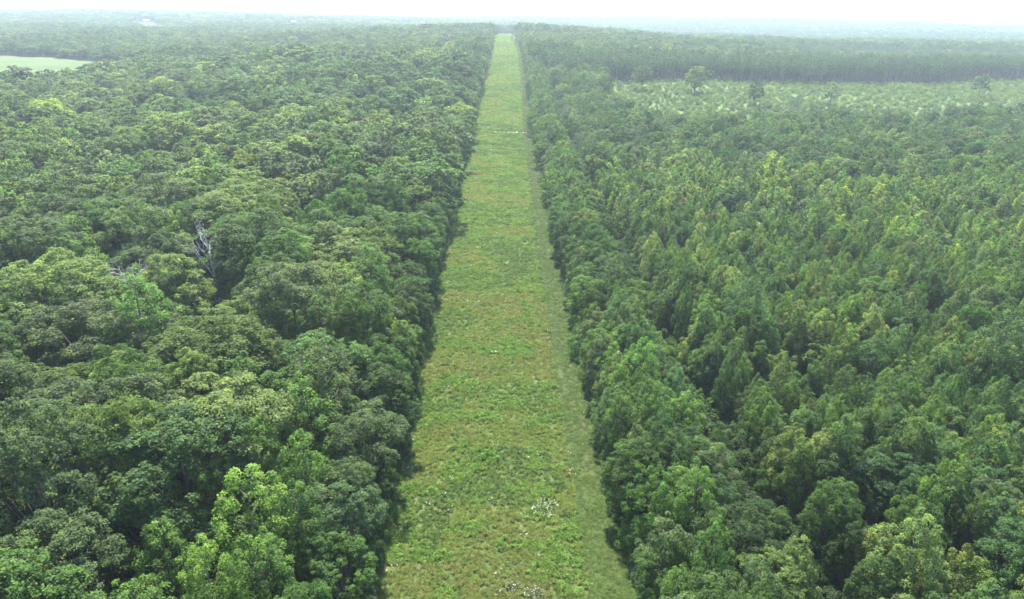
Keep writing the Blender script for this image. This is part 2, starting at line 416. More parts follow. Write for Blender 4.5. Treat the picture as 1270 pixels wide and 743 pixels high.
# trees placed one by one where the photograph shows them: kind, x, y, height, radius, colour, label
SPECIAL = [
 ('hardwood', -71.8, 184, 22, 10.5, 'pale green', 'huge pale domed hardwood standing behind the taller bare bleached snag'),
 ('poplar', -85.1, 175, 19, 4.4, 'lime green', 'lime green upright tree close beside the huge pale domed hardwood'),
 ('poplar', -55.0, 144, 18, 4.3, 'fresh green', 'fresh green oval tree touching the taller bare bleached snag'),
 ('poplar', -29.6, 138.5, 14, 4.0, 'lime green', 'bright lime green small tree one row in from the clearing edge'),
 ('poplar', -29.6, 68, 18.5, 4.4, 'lime green', 'bright green many-tipped poplar, largest in the lower corner clump by the clearing'),
 ('poplar', -28.7, 87, 20, 4.6, 'fresh green', 'tall fresh green poplar behind the brightest poplar of the lower corner'),
 ('poplar', -35.5, 74, 15, 3.4, 'fresh green', 'slimmer fresh green poplar between the olive dome and the brightest poplar'),
 ('poplar', -25.6, 76, 18, 3.6, 'fresh green', 'fresh green poplar squeezed between the brightest poplar and the clearing trees'),
 ('poplar', -37.5, 63, 15, 3.4, 'fresh green', 'low fresh green poplar in front of the olive domed hardwood'),
 ('poplar', -31.0, 58.5, 16, 3.2, 'lime green', 'lime tufted poplar cut by the bottom of the picture'),
 ('poplar', -26.2, 60.5, 15.5, 3.3, 'fresh green', 'fresh green poplar at the bottom, next to the low edge hardwood'),
 ('poplar', -36.5, 54.5, 15, 3.4, 'fresh green', 'fresh green low poplar cut by the bottom, beside the lime tufted one'),
 ('poplar', -31.5, 50.5, 14, 3.2, 'mid green', 'mid green poplar tip just entering at the bottom'),
 ('poplar', -24.4, 68.5, 16, 3.2, 'mid green', 'mid green poplar leaning on the low edge hardwood'),
 ('poplar', -32.2, 79.5, 17.5, 3.3, 'fresh green', 'fresh green poplar directly behind the brightest poplar'),
 ('hardwood', -43.2, 69.5, 17, 5.2, 'olive', 'olive yellow domed hardwood beside a dark gap and the bright poplars'),
 ('hardwood', -59, 77, 19, 6.0, 'pale green', 'large pale grey-green hardwood with bare twigs showing, by the dark gap'),
 ('hardwood', -57.9, 95, 18, 5.6, 'pale green', 'pale rounded hardwood up the slope from the dark gap'),
 ('poplar', -43.2, 78, 15.5, 3.6, 'fresh green', 'fresh green pointed tree just behind the olive domed hardwood'),
 ('hardwood', -20.4, 88, 15.5, 5.6, 'grey-green', 'large grey-green hardwood whose wide crown bulges over the clearing edge'),
 ('hardwood', -20.6, 99, 14.5, 5.4, 'dark green', 'dark green hardwood behind the grey-green one that bulges over the clearing'),
 ('hardwood', -20.4, 76, 13.5, 4.0, 'grey-green', 'grey-green hardwood in front of the bulging crown at the clearing edge'),
 ('hardwood', -19.6, 65, 11.5, 4.2, 'mid green', 'low mid green hardwood at the clearing edge, cut by the picture bottom'),
 ('hardwood', -47, 58, 18, 5.6, 'grey-green', 'soft grey-green hardwood at the bottom below the olive dome'),
 ('hardwood', -28.5, 371, 19, 8.0, 'yellow-green', 'round yellow-green hardwood bulging beside the sandy track crossing'),
 ('hardwood', -24.3, 402, 16, 3.8, 'dark green', 'dark narrow hardwood at the end of the sandy track'),
 ('poplar', -75.4, 315, 21, 5.2, 'yellow-green', 'yellow-green tree alone in brightness among the old woods far off'),
 ('young', 88.5, 115.6, 12.5, 2.7, 'yellow-green', 'brightest yellow-green young tree by the frame edge of the young stand'),
 ('young', 64.3, 90, 10.5, 1.7, 'lime green', 'thin lime green young tree among darker blue-green neighbours'),
 ('young', 33.5, 66.7, 11.0, 2.3, 'pale green', 'pale pointed young tree in front of the dark gap in the stand'),
 ('hardwood', 29.8, 65.2, 9.0, 4.2, 'olive', 'broad low olive hardwood at the bottom of the young stand'),
 ('poplar', 92, 256, 21, 4.8, 'yellow-green', 'tall yellow-green tree rising clear of the young stand'),
 ('poplar', 84, 262, 20, 4.2, 'grey-green', 'grey-green tall tree next to the tall yellow-green one'),
 ('hardwood', 99.2, 143, 11, 3.6, 'grey-green', 'thin grey tree with sparse pale leaves in the young stand'),
 ('hardwood', 128, 537, 19, 7.0, 'pale green', 'lone round pale tree standing in the overgrown cutover field'),
 ('hardwood', 91.5, 545, 17, 5.6, 'grey-green', 'lone small-topped tree on a bare stem in the cutover field near the woods'),
 ('hardwood', 160, 500, 17, 5.6, 'dark green', 'dark lone tree at the near side of the cutover field'),
 ('pine', 206, 490, 19, 5.0, 'grey-green', 'lone dark pine near the middle of the cutover field'),
 ('hardwood', 346, 562, 18, 6.0, 'grey-green', 'lone tall grey-green tree far along the cutover field'),
 ('hardwood', 219, 350, 14, 4.2, 'tawny', 'russet brown hardwood crown among green ones beyond the young stand'),
 ('hardwood', -60, 300, 17, 4.2, 'tawny', 'brownish grey hardwood crown in the old woods'),
]
SNAGS = [(-65.5, 150, 20, 1, 'taller bare bleached snag with two upright stems in the old woods'),
         (-74, 134, 17.5, 2, 'smaller bare bleached snag with many fine forked twigs in a dark hollow'),
         (-62, 68, 14, 3, 'thin bare grey stem showing in the dark gap near the picture corner')]
for s in SPECIAL: taken.append((s[1], s[2], s[4] * 0.8))
for x, y, H, sd, l in SNAGS: taken.append((x, y, 3.0))
taken.append((-69, 160, 6)); taken.append((-62, 139, 6)); taken.append((-58, 130, 4.5)); taken.append((-75, 142, 6)); taken.append((-70.5, 126, 6)); taken.append((-63, 142, 4.5)); taken.append((-47, 68, 4)); taken.append((-52, 74, 4.5))        # the dark gap
taken.append((-32, 62, 13)); taken.append((-30, 80, 8)); taken.append((-33, 48, 8)); taken.append((35, 75, 2.8)); taken.append((31, 62, 2.5))

def free(x, y):
    ok = np.ones(len(x), bool)
    for sx, sy, *_ in SNAGS[:2]:                # the hollows the snags stand in
        L = math.hypot(sx, sy); ux, uy = -sx / L, -sy / L
        t = (x - sx) * ux + (y - sy) * uy; q = np.abs((x - sx) * uy - (y - sy) * ux)
        ok &= ~((t > -4) & (t < 15) & (q < 5.5))
    for tx, ty, tr in taken: ok &= (x - tx) ** 2 + (y - ty) ** 2 > tr * tr
    return ok
def not_open(x, y, marg=0.0):
    wx = x + (vnoise(x, y, 34, 15) - .5) * 34; wy = y + (vnoise(x, y, 30, 16) - .5) * np.where(x > 0, 60, 26)
    o = ~in_poly(wx, wy, FIELD) & ~in_poly(wx, wy, CUTOVER)
    for hx, hy, _, _ in HOUSE_SITES:
        o &= ~((np.abs(x - hx * (y / hy)) < 26) & (y > hy - 420) & (y < hy + 16))
    return o

# -- old woods on the one side
x, y = grid(-560, -10, 38, 620, 9.5, .47)
k = (x < x_left(y) - 7.5) & in_view(x, y, 18) & free(x, y) & not_open(x, y)
x, y = x[k], y[k]
pn = vnoise(x, y, 60, 5); pp = vnoise(x, y, 26, 9)
pale = smooth((y - 190) / 60) * smooth((500 - y) / 60) * smooth((-40 - x) / 30)
R = 4.5 + 5.3 * rng.random(len(x)) ** 1.25 + (pp - .5) * 2; H = (rng.uniform(13.5, 22.5, len(x)) + (R - 5.5) * .6) * np.where((x < -200) & (y > 370), .84, 1) + (pn - .5) * 4
ci = np.where(rng.random(len(x)) < pale * 0.75,
              tints(len(x), {'pale green': 5, 'olive': 2, 'grey-green': 2.5, 'yellow-green': .6, 'mid green': .7}),
              tints(len(x), {'dark green': 2, 'mid green': 3.5, 'grey-green': 4, 'olive': 2, 'fresh green': .6, 'pale green': 2.6}))
dark = (y > 360) & (x > -190) & (vnoise(x, y, 70, 21) > .3) & (y < 620)
ci = np.where(dark & (rng.random(len(x)) < .75), tints(len(x), {'dark green': 5, 'mid green': 2, 'blue-green': 2}), ci)
isp = (rng.random(len(x)) < 0.17) | ((x > -40) & (y < 95) & (rng.random(len(x)) < .6))
add('hardwood', x[~isp], y[~isp], H[~isp], R[~isp], ci[~isp])
ci2 = np.where(rng.random(isp.sum()) < .6, tints(isp.sum(), {'fresh green': 3, 'mid green': 2, 'lime green': .5}), ci[isp])
add('poplar', x[isp], y[isp], H[isp] * 1.02, R[isp] * .72, ci2)

# -- row along each edge of the clearing
def edge_row(side, y0, y1, step, inset):
    y = np.arange(y0, y1, step) + rng.uniform(-1.2, 1.2, len(np.arange(y0, y1, step)))
    x = (x_left(y) - inset if side < 0 else x_right(y) + inset) + rng.uniform(-.7, .7, len(y)) * 1.6 + side * (vnoise(y, y * 0, 17, 66) - .5) * 2.6
    k = free(x, y) & in_view(x, y, 12)
    return x[k], y[k]
x, y = edge_row(-1, 44, 930, 5.6, 4.9); n = len(x)
add('hardwood', x, y, rng.uniform(12.5, 16.5, n) * np.interp(y, [500, 800], [1, .72]), rng.uniform(3.7, 4.7, n), tints(n, {'dark green': 4, 'grey-green': 3, 'mid green': 3, 'olive': 1, 'fresh green': .5}))
for inset, hh in ((3.6, (10.5, 13.5)), (8.4, (12.5, 16)), (12.4, (10, 13))):
    x, y = edge_row(1, 44, 930, 4.6, inset); n = len(x)
    isp = rng.random(n) < .5
    H = rng.uniform(*hh, n) * np.interp(y, [500, 800], [1, .78]); R = rng.uniform(2.6, 3.7, n)
    ci = tints(n, {'mid green': 4, 'dark green': 3, 'blue-green': 3, 'fresh green': 2, 'grey-green': 1.5, 'pale green': .7})
    add('hardwood', x[~isp], y[~isp], H[~isp], R[~isp] * 1.15, ci[~isp])
    add('poplar', x[isp], y[isp], H[isp] * 1.06, R[isp] * .85, ci[isp])

# -- young stand behind the gap on the other side
def gap_x(y): return x_right(y) + np.interp(y, [40, 90, 140, 210, 300], [22, 22.5, 18.5, 19.5, 17])
x, y = grid(18, 420, 38, 330, 3.3, .46); x = np.round((x - x_right(y)) / 3.0) * 3.0 + x_right(y) + rng.normal(0, .42, len(x))
k = (x > gap_x(y) + 2.8) & in_view(x, y, 11) & free(x, y) & (y < 288 + 18 * (vnoise(x, y, 40, 3) - .5) * 2)
x, y = x[k], y[k]; n = len(x)
k = (rng.random(n) > .10) & (vnoise(x, y, 9, 77) > .15)
x, y = x[k], y[k]; n = len(x)
pn = vnoise(x, y, 22, 31); row = np.round((x - x_right(y)) / 3.0); H = rng.uniform(8.4, 13.4, n) + (pn - .5) * 4.5 + 1.1 * np.sin(row * 2.4); R = rng.uniform(1.55, 2.8, n) * (1 + (pn - .5) * .5)
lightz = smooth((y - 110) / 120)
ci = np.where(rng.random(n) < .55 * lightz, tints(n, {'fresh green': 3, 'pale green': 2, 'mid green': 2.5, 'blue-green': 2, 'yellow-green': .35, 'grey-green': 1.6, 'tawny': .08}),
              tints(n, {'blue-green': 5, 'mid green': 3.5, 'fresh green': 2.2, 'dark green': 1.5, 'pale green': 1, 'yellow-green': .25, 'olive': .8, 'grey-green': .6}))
hw = rng.random(n) < .08
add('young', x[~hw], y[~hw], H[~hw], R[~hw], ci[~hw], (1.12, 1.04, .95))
hw &= rng.random(n) < .8
add('hardwood', x[hw], y[hw], H[hw] * .92, R[hw] * 1.45, ci[hw])
tall = rng.random(n) < .012
add('poplar', x[tall], y[tall], H[tall] * 1.5, R[tall] * 1.5, ci[tall])

# -- mixed woods between the young stand and the cutover field
x, y = grid(18, 760, 280, 640, 6.4)
k = (x > gap_x(y) + 1) & in_view(x, y, 14) & free(x, y) & not_open(x, y) & (y < 600)
x, y = x[k], y[k]; n = len(x)
H = rng.uniform(10, 15, n); R = rng.uniform(2.8, 5.2, n)
ci = tints(n, {'dark green': 3, 'blue-green': 3, 'mid green': 3, 'grey-green': 2, 'pale green': 1.6, 'fresh green': 1, 'olive': 1})
t = rng.random(n)
a, b, c = t < .55, (t >= .55) & (t < .75), t >= .75
add('hardwood', x[a], y[a], H[a], R[a], ci[a]); add('poplar', x[b], y[b], H[b] * 1.1, R[b] * .7, ci[b])
add('pine', x[c], y[c], H[c] * 1.1, R[c] * .65, ci[c])

# -- dense pine stand behind the cutover field
def pine_line(x): return (vnoise(x, x * 0, 30, 12) - .5) * 26 + np.interp(x, [40, 76, 150, 240, 355, 470, 640, 900], [578, 590, 608, 630, 657, 703, 755, 830])
x, y = grid(30, 1000, 580, 900, 5.0, .4)
k = (y > pine_line(x)) & (x > x_right(y) + 20) & (y < pine_line(x) + 60) & in_view(x, y, 20)
x, y = x[k], y[k]; n = len(x)
add('pine', x, y, rng.uniform(16, 20.5, n), rng.uniform(2.4, 3.8, n), tints(n, {'dark green': 5, 'blue-green': 3, 'mid green': 1.5}))

# -- small growth in the cutover field: young pines and sprouts, a few in view one could count
x, y = grid(40, 720, 400, 780, 3.9, .48)
k = in_poly(x, y, CUTOVER) & in_view(x, y, 3) & (rng.random(len(x)) < .72 + .5 * vnoise(x, y, 14, 61))
x, y = x[k], y[k]; n = len(x)
add('young', x, y, rng.uniform(1.2, 3.4, n), rng.uniform(.8, 1.8, n), tints(n, {'mid green': 2, 'blue-green': 1, 'fresh green': 2, 'dark green': .5, 'pale green': 5, 'yellow-green': 4, 'lime green': 2}))
x, y = grid(40, 500, 400, 500, 13, .48)
k = in_poly(x, y, CUTOVER) & in_view(x, y, 8) & (y < 440 + .28 * x) & (x > 150) & (vnoise(x, y, 30, 8) > .4) & free(x, y)
x, y = x[k], y[k]; n = len(x)
add('pine', x, y, rng.uniform(4, 9, n), rng.uniform(1.6, 2.8, n), tints(n, {'dark green': 4, 'blue-green': 4, 'grey-green': 1}))

# -- woods rolling away to the skyline
def far_woods(y0, y1, s, rr, hh):
    w = y1 * 1.25
    x, y = grid(-w, w, y0, y1, s, .46)
    k = in_view(x, y, 18) & not_open(x, y)
    k &= ~((x > x_left(y) - 7.5) & (x < x_right(y) + 7.5) & (y < 1450))
    k &= (x < 0) | (y > pine_line(x) + 58) | ((x < 60) & (y > 600) & (x > x_right(y) + 15))
    k &= (x > 0) | (y > 612) | (x < -560)
    x, y = x[k], y[k]; n = len(x)
    pn = vnoise(x, y, 130, 40); big = vnoise(x, y, 420, 41)
    if y0 > 1000:                               # openings and fields far off
        k = vnoise(x, y, 190, 55) > .16
        x, y, pn, big = x[k], y[k], pn[k], big[k]; n = len(x)
    H = rng.uniform(*hh, n) + (pn - .5) * 6; R = rng.uniform(*rr, n)
    ci = np.where(rng.random(n) < pn, tints(n, {'dark green': 4, 'blue-green': 3, 'mid green': 2}), tints(n, {'mid green': 3, 'grey-green': 2, 'olive': 2, 'pale green': 1.6, 'dark green': 1}))
    isp = (rng.random(n) < smooth((big - .48) / .1) * .8)
    add('pine', x[isp], y[isp], H[isp] * 1.15, R[isp] * .72, tints(isp.sum(), {'dark green': 4, 'blue-green': 3, 'mid green': 1}))
    add('hardwood', x[~isp], y[~isp], H[~isp], R[~isp], ci[~isp])
far_woods(480, 700, 8.0, (3.8, 7.0), (12, 19))
far_woods(700, 1000, 8.0, (3.6, 6.6), (9, 14))
far_woods(1000, 1900, 10.5, (5.0, 9), (11, 18))
far_woods(1900, 3600, 17, (9, 14), (15, 21))
far_woods(3600, 6500, 32, (16, 26), (15, 22))

# -- shrubs that skirt both edges
for side, y1 in ((-1, 420), (1, 330)):
    y = np.arange(52, y1, 2.7) + rng.uniform(-.8, .8, len(np.arange(52, y1, 2.7)))
    x = (x_left(y) - 1.5 if side < 0 else x_right(y) + 1.4) + side * (rng.uniform(-.6, 1.2, len(y)) + (vnoise(y, y * 0, 17, 66) - .5) * 2.4); n = len(x)
    add('shrub', x, y, rng.uniform(2.2, 5.2, n), rng.uniform(1.3, 2.1, n), tints(n, {'dark green': 3, 'mid green': 4, 'grey-green': 2, 'olive': 1, 'blue-green': 2}))

ALL = {k: np.concatenate(v) for k, v in trees.items()}

# ------------------------------------------------------------------ which trees show largest
def visible_counts():
    rows = []
    for k, A in ALL.items():
        zc = terrain(A[:, 0], A[:, 1])
        top = {'hardwood': .62, 'poplar': .55, 'young': .55, 'pine': .72, 'shrub': .5}[k]
        hh = {'hardwood': .36, 'poplar': .45, 'young': .45, 'pine': .28, 'shrub': .5}[k]
        u, v, d = project(A[:, 0], A[:, 1], zc + A[:, 2] * top)
        for i in np.nonzero(d < 760)[0]:
            rows.append((d[i], u[i] / 2, v[i] / 2, A[i, 3] * FPX / d[i] / 2, (A[i, 2] * hh * .93 + A[i, 3] * .25) * FPX / d[i] / 2, k, i))
    for j, s in enumerate(SPECIAL):
        k, x, y, H, R = s[:5]
        u, v, d = project(x, y, float(terrain(x, y)) + H * .6)
        rows.append((float(d), u / 2, v / 2, R * FPX / d / 2, H * .42 * FPX / d / 2, 'special', j))
    rows.sort(key=lambda r: -r[0])
    W2, H2 = 635, 372
    buf = np.full((H2, W2), -1, np.int32)
    for n, (d, u, v, a, b, k, i) in enumerate(rows):
        x0, x1, y0, y1 = max(0, int(u - a)), min(W2, int(u + a) + 2), max(0, int(v - b)), min(H2, int(v + b) + 2)
        if x0 >= x1 or y0 >= y1: continue
        yy, xx = np.mgrid[y0:y1, x0:x1]
        m = ((xx - u) / max(a, .6)) ** 2 + ((yy - v) / max(b, .6)) ** 2 <= 1
        buf[y0:y1, x0:x1][m] = n
    cnt = np.bincount(buf[buf >= 0], minlength=len(rows))
    ys, xs = np.nonzero(buf >= 0); ids = buf[ys, xs]
    cx = np.bincount(ids, xs, minlength=len(rows)) / np.maximum(cnt, 1) * 2
    cy = np.bincount(ids, ys, minlength=len(rows)) / np.maximum(cnt, 1) * 2
    out = {}
    for n, r in enumerate(rows):
        if r[5] != 'special': out.setdefault(r[5], []).append((cnt[n], r[6], cx[n], cy[n], r[0]))
    return out
VIS = visible_counts()

# ------------------------------------------------------------------ single trees
NAMES = {'hardwood': ('hardwood_tree', 'hardwood tree'), 'poplar': ('poplar_tree', 'poplar tree'), 'young': ('young_tree', 'young tree'),
         'pine': ('pine_tree', 'pine tree'), 'shrub': ('shrub', 'shrub')}
PARTS = {'hardwood': 'crown', 'poplar': 'crown', 'young': 'crown', 'pine': 'crown', 'shrub': 'foliage'}
GROUPS = {'hardwood': 'hardwood trees in the woods beside the clearing', 'poplar': 'pointed poplar trees among the woods',
          'young': 'young pointed trees in the dense stand', 'pine': 'pine trees beyond the young stand', 'shrub': 'shrubs along the clearing edges'}

def lod_for(d): return 0 if d < 215 else 1 if d < 560 else 2

def plant(kind, x, y, H, R, tint, var, rot, label):
    z = float(terrain(x, y)); d = math.hypot(x, y)
    var = int(var) % NVAR[kind]; lod = min(lod_for(d), 1 if kind == 'shrub' else 2)
    root = bpy.data.objects.new(NAMES[kind][0], None); COL.objects.link(root)
    root.empty_display_size = 0.5
    h0, r0 = SIZE0[kind]
    root.location = (x, y, z); root.rotation_euler = (0, 0, float(rot)); root.scale = (R / r0 * (.92 + .16 * ((x * 7.3) % 1)), R / r0 * (.92 + .16 * ((y * 5.1) % 1)), H / h0)
    root['label'] = label; root['category'] = NAMES[kind][1]; root['group'] = GROUPS[kind]
    cm, tm = PROTO[kind, var, lod]
    c = bpy.data.objects.new(PARTS[kind], cm); COL.objects.link(c); c.parent = root
    c['tint'] = [float(t) for t in tint]
    t = bpy.data.objects.new('trunk' if kind != 'shrub' else 'stems', tm); COL.objects.link(t); t.parent = root
    return root

for i, (kind, x, y, H, R, cn, label) in enumerate(SPECIAL):
    plant(kind, x, y, H, R, PALETTE[cn], i, i * 1.7, label)

def zone_of(kind, x, y):
    if in_poly(np.array([x]), np.array([y]), CUTOVER)[0]: return 'in the cutover field'
    if x < 0:
        if x > x_left(y) - 8: return 'at the clearing edge'
        return 'in the old woods' if y < 330 else 'in the distant woods'
    if x < x_right(y) + 5.5: return 'beside the mown strip'
    if x < gap_x(y): return 'in the edge belt' if kind != 'young' else 'beside the belt'
    if y < 290: return 'in the young stand'
    return 'behind the cutover field' if y > 600 else 'beyond the young stand'
SHAPE = {'hardwood': 'rounded hardwood', 'poplar': 'pointed poplar', 'young': 'pointed young tree', 'pine': 'pine', 'shrub': 'leafy shrub'}
seen_labels = set(); single = {k: set() for k in ALL}
for kind, lst in VIS.items():
    lst.sort(key=lambda t: -t[0])
    n = 0
    for cnt, i, cx, cy, d in lst:
        if n >= (285 if kind != 'shrub' else 130) or cnt < 5: break
        x, y, H, R, r, g, b, var, rot, ci = ALL[kind][i]
        if not (4 < cx < PW - 4 and 4 < cy < PH - 4): continue
        h0, r0 = SIZE0[kind]
        size = 'small ' if R < r0 * .82 else 'broad ' if R > r0 * 1.13 else ''
        lab = f'{size}{PN[int(ci)]} {SHAPE[kind]} {zone_of(kind, x, y)}, at {cx / PW * 100:.0f}% across and {cy / PH * 100:.0f}% down'
        if lab in seen_labels: continue
        seen_labels.add(lab); single[kind].add(int(i)); n += 1
        plant(kind, x, y, H, R, (r, g, b), var, rot, lab)

# ------------------------------------------------------------------ bare snags
def snag(x, y, H, seed, label):
    r = np.random.default_rng(seed * 7 + 1)
    root = bpy.data.objects.new('dead_tree', None); COL.objects.link(root)
    root.location = (x, y, float(terrain(x, y))); root['label'] = label; root['category'] = 'dead tree'; root['group'] = 'bare dead trees in the old woods'
    w = Wood(); top = np.array([r.normal(0, .5), r.normal(0, .5), H])
    pts = [np.array([0, 0, -.3]), np.array([.2, .1, H * .3]), np.array([r.normal(0, .3), .1, H * .6]), top]
    w.add(pts, [.32, .26, .2, .06], 7)
    o = bpy.data.objects.new('trunk', w.mesh('snag_trunk', M_DEAD)); COL.objects.link(o); o.parent = root
    def fork(w, p, d, L, rad, depth):
        q = p + d * L * .5 + r.normal(0, .05 * L, 3); e = q + unit(d + r.normal(0, .22, 3)) * L * .5
        w.add([p, q, e], [rad, rad * .75, rad * .45], 4)
        if depth:
            for _ in range(3 if seed != 2 else 4):
                s = r.uniform(.35, 1)
                pp = p + (e - p) * s
                fork(w, pp, unit(d * .8 + r.normal(0, .6, 3) + (0, 0, .35)), L * r.uniform(.4, .65), rad * .5, depth - 1)
    for i in range(7 if seed != 3 else 4):
        t = .42 + .5 * i / 7; k = t * H
        p = np.array([np.interp(k, [H * .3, H * .6, H], [.2, pts[2][0], top[0]]), np.interp(k, [0, H], [0, top[1]]), k])
        a = i * 2.4 + seed
        w = Wood(); up = 2.2 if i in (1, 4) else .8
        fork(w, p, unit(np.array([math.cos(a), math.sin(a), up])), H * (.32 - .2 * (t - .42)) * (1.15 if i == 1 else 1), .15, 3)
        o = bpy.data.objects.new('limb', w.mesh('snag_limb', M_DEAD)); COL.objects.link(o); o.parent = root
for s in SNAGS: snag(*s)

# ------------------------------------------------------------------ masses of trees nobody could count
def scatter(name, coll, P, rot, scale, idx, tint, label, cat):
    me = bpy.data.meshes.new(name); me.vertices.add(len(P)); me.vertices.foreach_set('co', np.asarray(P, np.float32).ravel())
    for nm, ty, arr, key in (('rot', 'FLOAT_VECTOR', rot, 'vector'), ('size', 'FLOAT_VECTOR', scale, 'vector'), ('tint', 'FLOAT_COLOR', np.column_stack([tint, np.ones(len(P))]), 'color'), ('pick', 'INT', idx, 'value')):
        at = me.attributes.new(nm, ty, 'POINT'); at.data.foreach_set(key, np.ascontiguousarray(arr, np.int32 if ty == 'INT' else np.float32).ravel())
    o = bpy.data.objects.new(name, me); COL.objects.link(o)
    o['kind'] = 'stuff'; o['label'] = label; o['category'] = cat
    ng = bpy.data.node_groups.new(name + '_scatter', 'GeometryNodeTree')
    ng.interface.new_socket('Geometry', in_out='INPUT', socket_type='NodeSocketGeometry')
    ng.interface.new_socket('Geometry', in_out='OUTPUT', socket_type='NodeSocketGeometry')
    gi = ng.nodes.new('NodeGroupInput'); go = ng.nodes.new('NodeGroupOutput')
    ci = ng.nodes.new('GeometryNodeCollectionInfo'); ci.inputs['Collection'].default_value = coll
    ci.inputs['Separate Children'].default_value = True; ci.inputs['Reset Children'].default_value = True
    ip = ng.nodes.new('GeometryNodeInstanceOnPoints'); ip.inputs['Pick Instance'].default_value = True
    def attr(nm, dt):
        a = ng.nodes.new('GeometryNodeInputNamedAttribute'); a.data_type = dt; a.inputs['Name'].default_value = nm
        return a.outputs['Attribute']
    L = ng.links.new
    m2p = ng.nodes.new('GeometryNodeMeshToPoints')
    L(gi.outputs[0], m2p.inputs[0]); L(m2p.outputs[0], ip.inputs['Points']); L(ci.outputs[0], ip.inputs['Instance'])
    L(attr('pick', 'INT'), ip.inputs['Instance Index'])
    e2r = ng.nodes.new('FunctionNodeEulerToRotation'); L(attr('rot', 'FLOAT_VECTOR'), e2r.inputs[0]); L(e2r.outputs[0], ip.inputs['Rotation'])
    L(attr('size', 'FLOAT_VECTOR'), ip.inputs['Scale'])
    L(ip.outputs[0], go.inputs[0])
    md = o.modifiers.new('scatter', 'NODES'); md.node_group = ng
    return o

MASS = {'hardwood': ('hardwood_forest', 'unbroken hardwood forest canopy rolling away to the hazy skyline', 'forest'),
        'poplar': ('poplar_woods', 'pointed poplar crowns mixed thinly through the rest of the woods', 'woods'),
        'young': ('sapling_thicket', 'dense thicket of young pointed trees and sprouts, too many to count', 'thicket'),
        'pine': ('pine_forest', 'dense dark pine forest behind the cutover field and far beyond', 'forest'),
        'shrub': ('edge_undergrowth', 'low leafy undergrowth skirting the clearing and filling gaps under trees', 'undergrowth')}
for kind, A in ALL.items():
    keep = np.ones(len(A), bool); keep[list(single[kind])] = False
    B = A[keep]
    if kind == 'shrub':                       # plus the dim undergrowth beneath the trees
        x, y = grid(-190, 210, 40, 240, 2.5, .48)
        k = ((x < x_left(y) - 3.5) | (x > x_right(y) + 3)) & in_view(x, y, 2)
        x, y = x[k], y[k]; n = len(x); ci = tints(n, {'dark green': 4, 'mid green': 2, 'blue-green': 1})
        B = np.concatenate([B, np.column_stack([x, y, rng.uniform(1.2, 3.6, n), rng.uniform(1.2, 2.2, n), PC[ci] * .9, rng.integers(0, 4, n), rng.uniform(0, 6.28, n), ci])])
    d = np.hypot(B[:, 0], B[:, 1])
    lod = np.where(d < 215, 0, np.where(d < 560, 1, 2))
    if kind == 'shrub': lod = np.where(d < 110, 0, 1)
    h0, r0 = SIZE0[kind]
    z = terrain(B[:, 0], B[:, 1])
    scatter(MASS[kind][0], SOURCE[kind], np.column_stack([B[:, 0], B[:, 1], z]),
            np.column_stack([rng.normal(0, .035, len(B)), rng.normal(0, .035, len(B)), B[:, 8]]),
            np.column_stack([B[:, 3] / r0, B[:, 3] / r0, B[:, 2] / h0]),
            (lod * NVAR[kind] + B[:, 7]).astype(int), B[:, 4:7], MASS[kind][1], MASS[kind][2])

# ------------------------------------------------------------------ the land itself
def sheet(name, xs_of, ys, nx, mat, lift, label, kind='structure', wob=0.0):
    ys = np.asarray(ys, float); V = []
    for j, y in enumerate(ys):
        a, b = xs_of(y)
        xx = np.linspace(a, b, nx)
        V.append(np.column_stack([xx, np.full(nx, y), terrain(xx, np.full(nx, y)) + lift]))
    V = np.concatenate(V); F = []
    for j in range(len(ys) - 1):
        for i in range(nx - 1):
            p = j * nx + i; F.append((p, p + 1, p + 1 + nx, p + nx))
    me = bpy.data.meshes.new(name); me.from_pydata(V.tolist(), [], F); me.materials.append(mat)
    me.polygons.foreach_set('use_smooth', np.ones(len(F), bool)); me.update()
    o = bpy.data.objects.new(name, me); COL.objects.link(o); o['kind'] = kind; o['label'] = label
    return o

# ground: fine rows near, coarse far
ysg = np.concatenate([np.arange(-300, 1000, 10), np.arange(1000, 4000, 40), np.geomspace(4000, 15000, 40)])
xsg = np.concatenate([-np.geomspace(15000, 420, 70), np.arange(-400, 401, 10), np.geomspace(420, 15000, 70)])
X, Y = np.meshgrid(xsg, ysg); nxg = len(xsg)
Vg = np.column_stack([X.ravel(), Y.ravel(), terrain(X, Y).ravel()])
ii = (np.arange(len(ysg) - 1)[:, None] * nxg + np.arange(nxg - 1)[None, :]).ravel()
Fg = np.column_stack([ii, ii + 1, ii + 1 + nxg, ii + nxg])
me = bpy.data.meshes.new('ground'); me.from_pydata(Vg.tolist(), [], Fg.tolist()); me.materials.append(M_FLOOR)
me.polygons.foreach_set('use_smooth', np.ones(len(Fg), bool)); me.update()
g = bpy.data.objects.new('ground', me); COL.objects.link(g); g['kind'] = 'structure'; g['label'] = 'dark leafy forest floor under the trees'

